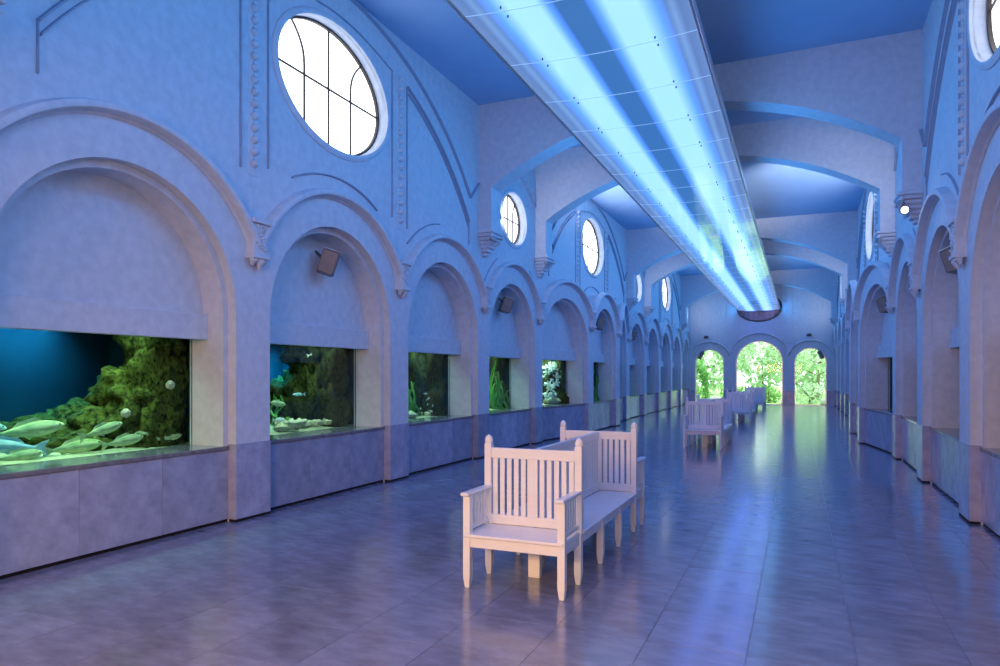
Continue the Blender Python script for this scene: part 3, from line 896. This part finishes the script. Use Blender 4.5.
tanks = {}
tank_cant = {}
tank_desc = {('L', 1): 'wide lit aquarium holding a shoal of big pale fish and a mossy reef',
             ('L', 2): 'bright blue aquarium with pale rocks, below a brown loudspeaker',
             ('L', 3): 'dim aquarium with tiny white fish above yellowish stones',
             ('L', 4): 'green aquarium with tall water plants and dark back rock',
             ('L', 5): 'aquarium full of white coral blossoms on a teal ground',
             ('L', 6): 'green lit aquarium in the projecting middle arch of the fish tank wall'}
def tank_lamp(t, power, colr, y, dx=-.55, sx=.5, sy=1.2):
    ld = bpy.data.lights.new('tank_lamp', 'AREA'); ld.shape = 'RECTANGLE'; ld.size = sx; ld.size_y = sy; ld.energy = power*TANK_S; ld.color = colr; ld.spread = R(105)
    lo = bpy.data.objects.new('tank_lamp', ld); col.objects.link(lo); lo.parent = t; lo.location = (-D0 + dx, y, TZ1 - .03)
for side, X in (('L', -XL), ('R', XR)):
    for k in range(1, 13):
        sg = 1 if side == 'L' else -1
        t = empty('aquarium', (X, arch_c(k), 0)); t.scale = (sg, 1, 1)
        for nm, me in (('tank_shell', me_shell), ('glass_pane', me_glass), ('sand_bed', me_sand), ('water', me_water)):
            if k in (5, 6, 7):
                if (nm, k) not in tank_cant: tank_cant[(nm, k)] = canted(me, k, False)
                me = tank_cant[(nm, k)]
            link(nm, me, None, t)
        lab = tank_desc.get((side, k))
        if lab is None:
            ords = ['first','second','third','fourth','fifth','sixth','seventh','eighth','ninth','tenth','eleventh','twelfth'][k-1]
            lab = ('dim built-in aquarium in the %s arch from the entrance on the fish tank wall' if side == 'L' else 'dark unlit aquarium in the %s arch from the entrance, opposite the lit tanks') % ords
        tag(t, lab, 'aquarium', 'aquariums built into the side arches')
        tanks[(side, k)] = t
        if side == 'L':
            if k == 1:
                tank_lamp(t, 62, (.80,1.0,.66), .0, -.36, .3, 2.4); tank_lamp(t, 34, (.12,.65,1.0), .35, -1.45, .3, .8)
            elif k == 2: tank_lamp(t, 30, (.9,1.0,.75), .3, -.35, .3, 1.8); tank_lamp(t, 60, (.05,.62,1.0), 1.0, -1.2, .3, .6)
            elif k == 3: tank_lamp(t, 22, (.8,1.0,.8), .4, -.3, .3, 1.4); tank_lamp(t, 26, (.05,.65,1.0), .9, -.9, .3, .5)
            elif k == 4: tank_lamp(t, 40, (.8,1.0,.6), .4, -.35, .3, 1.4)
            elif k == 5: tank_lamp(t, 70, (.9,1.0,.8), .75, -.2, .3, 1.2)
            elif k == 6: tank_lamp(t, 45, (.7,1.0,.5), .8, -.2, .3, 1.0)
            else: tank_lamp(t, 5, (.7,1.0,.6), 0, -.5)

def cant_off(k, y):
    if k == 6: return PROJ
    t = max(0, min(1, (y + R0) / (2*R0)))
    return PROJ*t if k == 5 else (PROJ*(1 - t) if k == 7 else 0)
def at(k, s_, y, z): return (-XL - s_ + cant_off(k, y), arch_c(k) + y, z)
# --- reefs: (arch, depth, y, z, scale xyz, mesh index, dark?)
reef = [(1, 1.00, 1.22, 1.05, (.28,.28,.42), 0, 0), (1, 1.00, 1.26, 1.65, (.27,.22,.45), 1, 0), (1, .98, 1.28, 2.15, (.28,.22,.30), 2, 0),
        (1, 1.25, 1.05, 1.05, (.40,.42,.36), 3, 0), (1, 1.30, 1.15, 1.45, (.36,.34,.32), 4, 0), (1, 1.75, .95, 1.00, (.42,.48,.30), 0, 0),
        (1, 1.15, 1.30, 1.98, (.30,.20,.40), 3, 0), (1, 1.35, .55, .90, (.34,.34,.16), 1, 0), (1, 1.95, .2, .95, (.28,.5,.2), 2, 0),
        (2, 1.0, 1.26, 1.10, (.28,.26,.50), 1, 1), (2, 1.0, 1.28, 1.85, (.28,.24,.55), 2, 1), (2, 1.25, 1.20, 1.3, (.36,.32,.60), 0, 1), (2, 1.3, 1.22, 2.1, (.40,.28,.45), 1, 1), (2, 1.65, 1.1, 1.2, (.36,.36,.42), 2, 1), (2, 1.95, .2, 1.0, (.25,.6,.25), 0, 1),
        (3, 1.0, 1.24, 1.15, (.28,.28,.55), 2, 1), (3, 1.0, 1.26, 1.9, (.28,.25,.5), 0, 1), (3, 1.35, 1.15, 1.5, (.42,.38,.8), 1, 1), (3, 1.8, .95, 1.5, (.36,.5,.7), 2, 1), (3, 1.95, -.1, 1.2, (.22,.6,.5), 0, 1),
        (4, 1.3, 1.18, 1.5, (.42,.36,.8), 0, 1), (4, .96, 1.25, 1.2, (.26,.25,.6), 1, 1), (4, .98, 1.28, 2.0, (.27,.22,.5), 0, 1), (4, 1.85, .6, 1.5, (.32,.7,.8), 2, 1),
        (5, 1.25, 1.2, 1.4, (.40,.30,.75), 0, 1), (5, .78, 1.22, 1.02, (.20,.22,.22), 3, 0), (5, .80, 1.36, 1.6, (.20,.12,.6), 4, 0), (6, .9, 1.3, 1.5, (.28,.22,.9), 4, 0)]
for k, s_, y, z, scl, mi, dk in reef:
    y = min(y, 1.44 - 1.2*scl[1])
    link('reef_rock', (rocksd[mi % 3] if dk else rocks[mi]), None, tanks[('L', k)], loc=(-s_ + cant_off(k, y), y, z), scale=scl, rot=(0, 0, mi*1.3))
rp_ = random.Random(11)
pal = [(2, rp_.uniform(.76, 1.25), rp_.uniform(-.5, 1.15), .90 + rp_.uniform(0, .05), rp_.uniform(.045, .11), q % 3) for q in range(17)]
pal += [(3, rp_.uniform(.76, 1.0), rp_.uniform(.0, 1.1), .90, rp_.uniform(.05, .09), q % 3) for q in range(10)]
pal += [(5, .78, .55, .93, .10, 0), (5, .76, .9, .94, .10, 1)]
for k, s_, y, z, r_, mi in pal:
    o = link('pale_stone', palem[mi], None, None, loc=at(k, s_, y, z), scale=(r_, r_*1.2, r_*.75), rot=(0, 0, mi*2))
    tag(o, {2: 'pale stone on the sand of the bright blue aquarium', 3: 'yellowish stone on the bottom of the dim aquarium', 5: 'pale stone under the white coral blossoms'}[k], 'stone', 'pale stones in aquarium %d' % k)

# --- fish of the first tank (x, y, z in the hall, size, pitch, yaw, blue?)
F1 = [(-6.75, 4.29, 1.133, .62, 6, 78, 0), (-6.72, 4.02, 1.00, .62, 8, -98, 1), (-6.60, 4.92, 1.09, .44, 16, 82, 0), (-6.54, 5.12, .96, .46, 8, 86, 0),
      (-6.70, 4.70, .93, .56, 5, 82, 0), (-6.52, 5.68, .95, .31, 6, 86, 0), (-6.95, 3.93, 1.20, .50, -14, 75, 1), (-7.0, 3.90, 1.42, .45, -50, 70, 1), (-6.66, 4.13, .90, .42, 4, 84, 0),
      (-6.60, 5.36, 1.0, .30, 10, 80, 0)]
f1lab = ['large pale green fish gliding above the shoal, level with the sea urchin', 'large bluish silver fish heading away from the mossy reef', 'pale green fish with raised head in front of the dark reef foot',
         'pale green fish low over the sand beneath the raised-head fish', 'long pale green fish low over the sand in the middle of the shoal', 'small pale fish beside the tank corner under the mossy reef',
         'bluish fish nosing downwards at the edge of the shoal', 'bluish fish diving steeply above the shoal', 'pale green fish lying lowest on the sand of the first tank', 'small pale fish tucked against the mossy reef foot']
for (x, y, z, s_, p_, yw_, bl), lb_ in zip(F1, f1lab):
    fish(fmb if bl else fm, (x, y, z), s_, p_, yw_, lb_, 'shoal in the first aquarium')
fish(fm, (-6.8, 7.74, 1.25), .34, -8, 85, 'plump pale fish in the bright blue aquarium', None)
fish(fmb, (-6.9, 8.30, 1.36), .26, 0, -95, 'slender blue fish in front of the rocks of the bright blue aquarium', None)
fish(fmp, (-6.85, 8.62, 1.99), .22, 20, 60, 'white fish high up in the bright blue aquarium', None)
fish(fmp, (-6.75, 7.72, 1.02), .20, 0, 80, 'small pale fish near the sand in the bright blue aquarium', None)
for i, (y, z) in enumerate(((11.9, 1.20), (11.95, 1.09), (11.75, 1.02), (12.0, .96), (12.15, 1.06), (12.2, .95), (11.8, 1.3))):
    fish(fmp, (-6.50 - .04*(i % 3), y - .35, z), .11, 25 - 12*(i % 4), 80 + 25*(i % 3), 'tiny white fish in the dim aquarium', 'tiny white fish in the third aquarium')

# --- urchins on the reef
ub = bmesh.new(); bmesh.ops.create_icosphere(ub, subdivisions=3, radius=1)
for i, v in enumerate(ub.verts): v.co *= 1 + .16*((i*7919) % 3 == 0)
me_ur = bpy.data.meshes.new('sea_urchin'); ub.to_mesh(me_ur); ub.free(); me_ur.materials.append(M['urchin'])
tag(link('sea_urchin', me_ur, None, None, loc=(-6.66, 5.22, 1.24), scale=(.045,)*3), 'round pale sea urchin low on the mossy reef', 'sea urchin')
tag(link('sea_urchin', me_ur, None, None, loc=(-6.46, 5.62, 1.54), scale=(.045,)*3), 'round pale sea urchin high on the mossy reef', 'sea urchin')

# --- plants and coral
def weed_mesh(seed, h=1.2, n=16):
    rnd = random.Random(seed); b = MB()
    for i in range(n):
        x, y = rnd.uniform(-.2, .2), rnd.uniform(-.3, .3); hh = h*rnd.uniform(.5, 1); ph = rnd.uniform(0, 6)
        pts = [(x + .06*math.sin(ph + 5*t/6), y + .05*math.cos(ph*1.3 + 4*t/6), hh*t/6) for t in range(7)]
        for j in range(6):
            w_ = .022*(1 - .1*j)
            p, q = pts[j], pts[j+1]
            b.add([(p[0]-w_, p[1]-w_, p[2]), (p[0]+w_, p[1]+w_, p[2]), (q[0]+w_*.8, q[1]+w_*.8, q[2]), (q[0]-w_*.8, q[1]-w_*.8, q[2])], [(0,1,2,3)])
            b.add([(p[0]-w_, p[1]+w_, p[2]), (p[0]+w_, p[1]-w_, p[2]), (q[0]+w_*.8, q[1]-w_*.8, q[2]), (q[0]-w_*.8, q[1]+w_*.8, q[2])], [(0,1,2,3)])
    me = b.mesh('water_plant'); me.materials.append(M['weed']); return me
wm = [weed_mesh(1), weed_mesh(2, .8), weed_mesh(3, .55)]
for i, (k, s_, y, mi, lab) in enumerate(((4, .85, .45, 0, 'tall green water plant against the glass of the green aquarium'), (4, .85, .75, 1, 'medium green water plant in the green aquarium'), (4, .78, 1.0, 2, 'short green water plant at the rock of the green aquarium'),
                            (6, .75, .95, 0, 'tall green water plant in the tank of the projecting arch'), (5, 1.25, 1.1, 1, 'green water plant behind the white coral blossoms'),
                            (2, 1.6, .75, 2, 'green water plant at the back of the bright blue aquarium'), (3, 1.15, .35, 1, 'green water plant in the dim aquarium'))):
    tag(link('water_plant', wm[mi], None, None, loc=at(k, s_, y, .84)), lab, 'plant', 'water plants')
for i, (s_, y, z, r_) in enumerate(((.80, .55, 1.82, .15), (.84, .85, 1.88, .16), (.80, 1.10, 1.70, .14), (.78, .60, 1.36, .14), (.84, 1.0, 1.42, .15), (.78, .50, 1.06, .13), (.84, .85, 1.12, .12))):
    rnd = random.Random(40 + i); b = MB()
    for j in range(26):
        d = Vector((rnd.gauss(0, 1), rnd.gauss(0, 1), rnd.gauss(0, 1))).normalized()
        bm = bmesh.new(); bmesh.ops.create_icosphere(bm, subdivisions=1, radius=rnd.uniform(.022, .042))
        b.bm(bm, Matrix.Translation(d * r_ * rnd.uniform(.75, 1.05)))
        b.tube([(0, 0, -.02), tuple(d*r_*.8)], .008, 4)
    b.tube([(0, 0, 0), (-.1, .05, -.2), (-.5, .1, -.3)], .03, 6)
    o = b.build('coral_blossom', M['coral'], None, True, loc=at(5, s_, y, z))
    tag(o, 'white branching coral cluster in the blossom-filled tank', 'coral', 'white corals in the fifth aquarium')

# ================================================================== END WALL FITTINGS
for x, z, lab in ((-4.85, 3.83, 'small dark spotlight above the arched window beside the fish tank wall'), (.51, 3.83, 'small dark spotlight above the arched window opposite the fish tank side')):
    t = empty('wall_spotlight', (x, Y_END, z))
    MB().lathe((0, -.16, 0), [(.03, -.09), (.12, -.07), (.13, 0), (.10, .06), (.03, .07)], 14).build('housing', M['dark'], t, True)
    MB().tube([(0, 0, 0), (0, -.14, 0)], .03, 8).build('mount_arm', M['dark'], t)
    tag(t, lab, 'spotlight')
for x, z, ry, lab in ((-5.15, 2.78, 28, 'black loudspeaker in the corner of the garden arch beside the fish tank wall'), (1.10, 2.74, -28, 'black loudspeaker in the corner of the garden arch opposite the fish tank side')):
    t = empty('black_loudspeaker', (x, Y_END + .05, z)); t.rotation_euler = (R(-12), R(ry), 0)
    MB().bevbox(-.10, .10, -.14, .08, -.22, .22, .012).build('cabinet', M['dark'], t)
    MB().bevbox(-.085, .085, -.15, -.14, -.2, .2, .004).build('grille', M['grille'], t)
    MB().tube([(0, .0, .1), (0, .03, .34)], .018, 6).build('mount_arm', M['dark'], t)
    tag(t, lab, 'loudspeaker')

# floodlights: one shows on the corbel of the right wall, others light the bays from behind the ribs
xi = XR - .27
floodlight((1.50, pier(2) - .03, 4.20), (-1.2, 6.2, 2.6), 3, 'lit white floodlight hanging under a rib corbel, opposite the lit fish tanks', spot=120).scale = (.75, .75, .75)
for k, pw_ in ((3, 250), (7, 90)):
    floodlight((CX - HSP - .12, pier(k) + .72, 4.85), (-4.35, pier(k) + 4.0, 6.97), pw_, 'floodlight beside the fish tank wall, aimed at the %s bay ceiling' % ('middle' if k == 3 else 'last'), spot=52)
    floodlight((CX + HSP + .12, pier(k) + .72, 4.85), (.32, pier(k) + 4.0, 6.97), pw_, 'floodlight on the wall opposite the tanks, aimed at the %s bay ceiling' % ('middle' if k == 3 else 'last'), spot=52)
for k, pw_ in ((2, 11), (6, 9), (10, 5)):
    floodlight((CX - HSP - .13, pier(k) + .68, 4.9), (CX - HSP + .45, pier(k) + 3.1, 5.5), pw_, 'floodlight behind a rib beside the fish tank wall in the %s narrow bay' % {2: 'first', 6: 'second', 10: 'last'}[k], spot=95)
    floodlight((CX + HSP + .13, pier(k) + .68, 4.9), (CX + HSP - .45, pier(k) + 3.1, 5.5), pw_, 'floodlight behind a rib on the wall opposite the tanks in the %s narrow bay' % {2: 'first', 6: 'second', 10: 'last'}[k], spot=95)

# lobby lamp: a broad warm panel lamp on the lobby's rear wall
lt = empty('lobby_lamp', (CX, -1.75, 2.5))
lt.rotation_euler = (R(-24), 0, 0)
MB().bevbox(-2.6, 2.6, -.1, .0, -.6, .6, .02).build('housing', M['dark'], lt)
ld = bpy.data.lights.new('lobby_glow', 'AREA'); ld.shape = 'RECTANGLE'; ld.size = 5.0; ld.size_y = 1.1; ld.energy = LOBBY_W; ld.color = LOBBY_C; ld.spread = R(115)
lo = bpy.data.objects.new('lobby_glow', ld); col.objects.link(lo); lo.parent = lt; lo.location = (0, .03, 0); lo.rotation_euler = (R(90), 0, 0)
tag(lt, 'broad warm lamp panel hung in the lobby behind the entrance arches', 'lamp')

# ================================================================== GARDEN
gr = MB().box(-40, 40, Y_END + .35, 110, -.35, -.05).build('ground', M['grass'])
tag(gr, 'pale green lawn outside the end windows', kind='structure')
def foliage(seed, n, rx, ry, rz, leaf, m_):
    rnd = random.Random(seed); b = MB()
    for i in range(n):
        while True:
            p = Vector((rnd.uniform(-1, 1), rnd.uniform(-1, 1), rnd.uniform(-1, 1)))
            if .35 < p.length < 1: break
        if noise.noise(p*2.2 + Vector((seed, 0, 0))) < -.12: continue
        c = Vector((p.x*rx, p.y*ry, p.z*rz))
        u = Vector((rnd.gauss(0,1), rnd.gauss(0,1), rnd.gauss(0,1))).normalized(); v = u.orthogonal().normalized()
        l_ = leaf*rnd.uniform(.6, 1.3)
        b.add([c - u*l_, c + v*l_*.45, c + u*l_, c - v*l_*.45], [(0, 1, 2, 3)])
    me = b.mesh('foliage'); me.materials.append(m_); return me
def tree(x, y, h, rx, rz, m_, seed, label, n=1500, leaf=.14, cat='tree', name='garden_tree'):
    t = empty(name, (x, y, -.06)); rnd = random.Random(seed)
    b = MB(); b.tube([(0, 0, 0), (.05, 0, h*.4), (rnd.uniform(-.2, .2), 0, h*.75), (rnd.uniform(-.3, .3), 0, h)], [.10, .085, .06, .02], 8)
    for i in range(5):
        z = h*rnd.uniform(.35, .8); a = rnd.uniform(0, 6.28)
        b.tube([(.02, 0, z), (math.cos(a)*rx*.5, math.sin(a)*rx*.5, z + .25), (math.cos(a)*rx*.9, math.sin(a)*rx*.9, z + .6)], [.04, .03, .01], 6)
    b.build('trunk', M['bark'], t, True)
    fo = link('foliage', foliage(seed, n, rx, rx, rz, leaf, m_), None, t, loc=(0, 0, h))
    tag(fo, kind='stuff')
    return tag(t, label, cat, 'garden trees and shrubs')
G = [(-9.0, 46.5, 1.3, .9, 1.3, 'leafdark', 'leafdark'), (-6.4, 45.2, .7, .8, .75, 'leaf', ''), (-3.7, 44.6, .55, .8, .65, 'leaf', ''), (-1.7, 45.6, .5, .7, .6, 'leaf', ''),
     (.6, 44.8, .6, .9, .7, 'leafpale', ''), (2.4, 47.0, .9, .9, .9, 'leaf', '')]
shr = ['tall dark shrub by the garden window', 'rounded green shrub outside the narrow garden window', 'low green shrub outside the tall garden window', 'small green bush outside the tall garden window', 'pale shrub outside the garden window by the right wall', 'green shrub far right in the garden']
for i, g_ in enumerate(G):
    tree(g_[0], g_[1], g_[2], g_[3], g_[4], M[g_[5]], 60 + i, shr[i], 900, .10, 'shrub', 'garden_shrub')
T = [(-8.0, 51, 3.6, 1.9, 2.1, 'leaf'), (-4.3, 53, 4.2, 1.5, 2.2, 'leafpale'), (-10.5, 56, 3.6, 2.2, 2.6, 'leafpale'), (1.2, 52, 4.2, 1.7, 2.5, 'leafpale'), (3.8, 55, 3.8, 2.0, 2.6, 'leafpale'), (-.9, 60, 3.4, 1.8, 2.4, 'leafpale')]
trl = ['green tree beyond the window beside the fish tank wall', 'pale tree beyond the tall garden window', 'pale tree at the far corner of the garden', 'pale tree beyond the window by the right wall', 'broad pale tree in the right of the garden', 'distant pale tree in the garden']
for i, g_ in enumerate(T):
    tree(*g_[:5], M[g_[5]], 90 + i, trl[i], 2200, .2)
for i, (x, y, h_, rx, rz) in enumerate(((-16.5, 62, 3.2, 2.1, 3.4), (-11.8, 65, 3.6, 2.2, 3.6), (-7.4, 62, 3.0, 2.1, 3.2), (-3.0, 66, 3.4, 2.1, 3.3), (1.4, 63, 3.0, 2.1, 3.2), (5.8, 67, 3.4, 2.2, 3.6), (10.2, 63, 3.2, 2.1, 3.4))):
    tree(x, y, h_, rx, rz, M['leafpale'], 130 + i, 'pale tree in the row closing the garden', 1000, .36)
# hedge arch seen through the narrow left window
ha = empty('hedge_arch', (-6.25, 47.2, -.06))
pts = [(-.62, 0, 0), (-.62, 0, 1.0), (-.55, 0, 1.7), (-.3, 0, 2.12), (0, 0, 2.22), (.3, 0, 2.12), (.55, 0, 1.7), (.62, 0, 1.0), (.62, 0, 0)]
MB().tube(pts, .05, 8).build('stem', M['bark'], ha, True)
rnd = random.Random(5); b = MB()
for i in range(2600):
    j = rnd.randrange(8); t = rnd.random()
    c = Vector(pts[j]).lerp(Vector(pts[j+1]), t) + Vector((rnd.gauss(0, .13), rnd.gauss(0, .15), rnd.gauss(0, .13)))
    u = Vector((rnd.gauss(0,1), rnd.gauss(0,1), rnd.gauss(0,1))).normalized(); v = u.orthogonal().normalized(); l_ = rnd.uniform(.05, .11)
    b.add([c - u*l_, c + v*l_*.5, c + u*l_, c - v*l_*.5], [(0, 1, 2, 3)])
tag(b.build('foliage', M['leafdark'], ha), kind='stuff')
tag(ha, 'dark green clipped hedge arch outside the narrow garden window', 'hedge')
for i, (x, y, r_) in enumerate(((-4.6, 43.6, .4), (-2.6, 43.2, .3), (-.6, 43.8, .35), (1.5, 43.5, .35))):
    me = rock_mesh(50 + i, .25, 3); me.materials.append(M['boulder'])
    tag(link('garden_boulder', me, None, None, loc=(x, y, r_*.3), scale=(r_, r_, r_*.7)), 'grey garden boulder on the lawn outside the end windows', 'boulder', 'garden boulders')
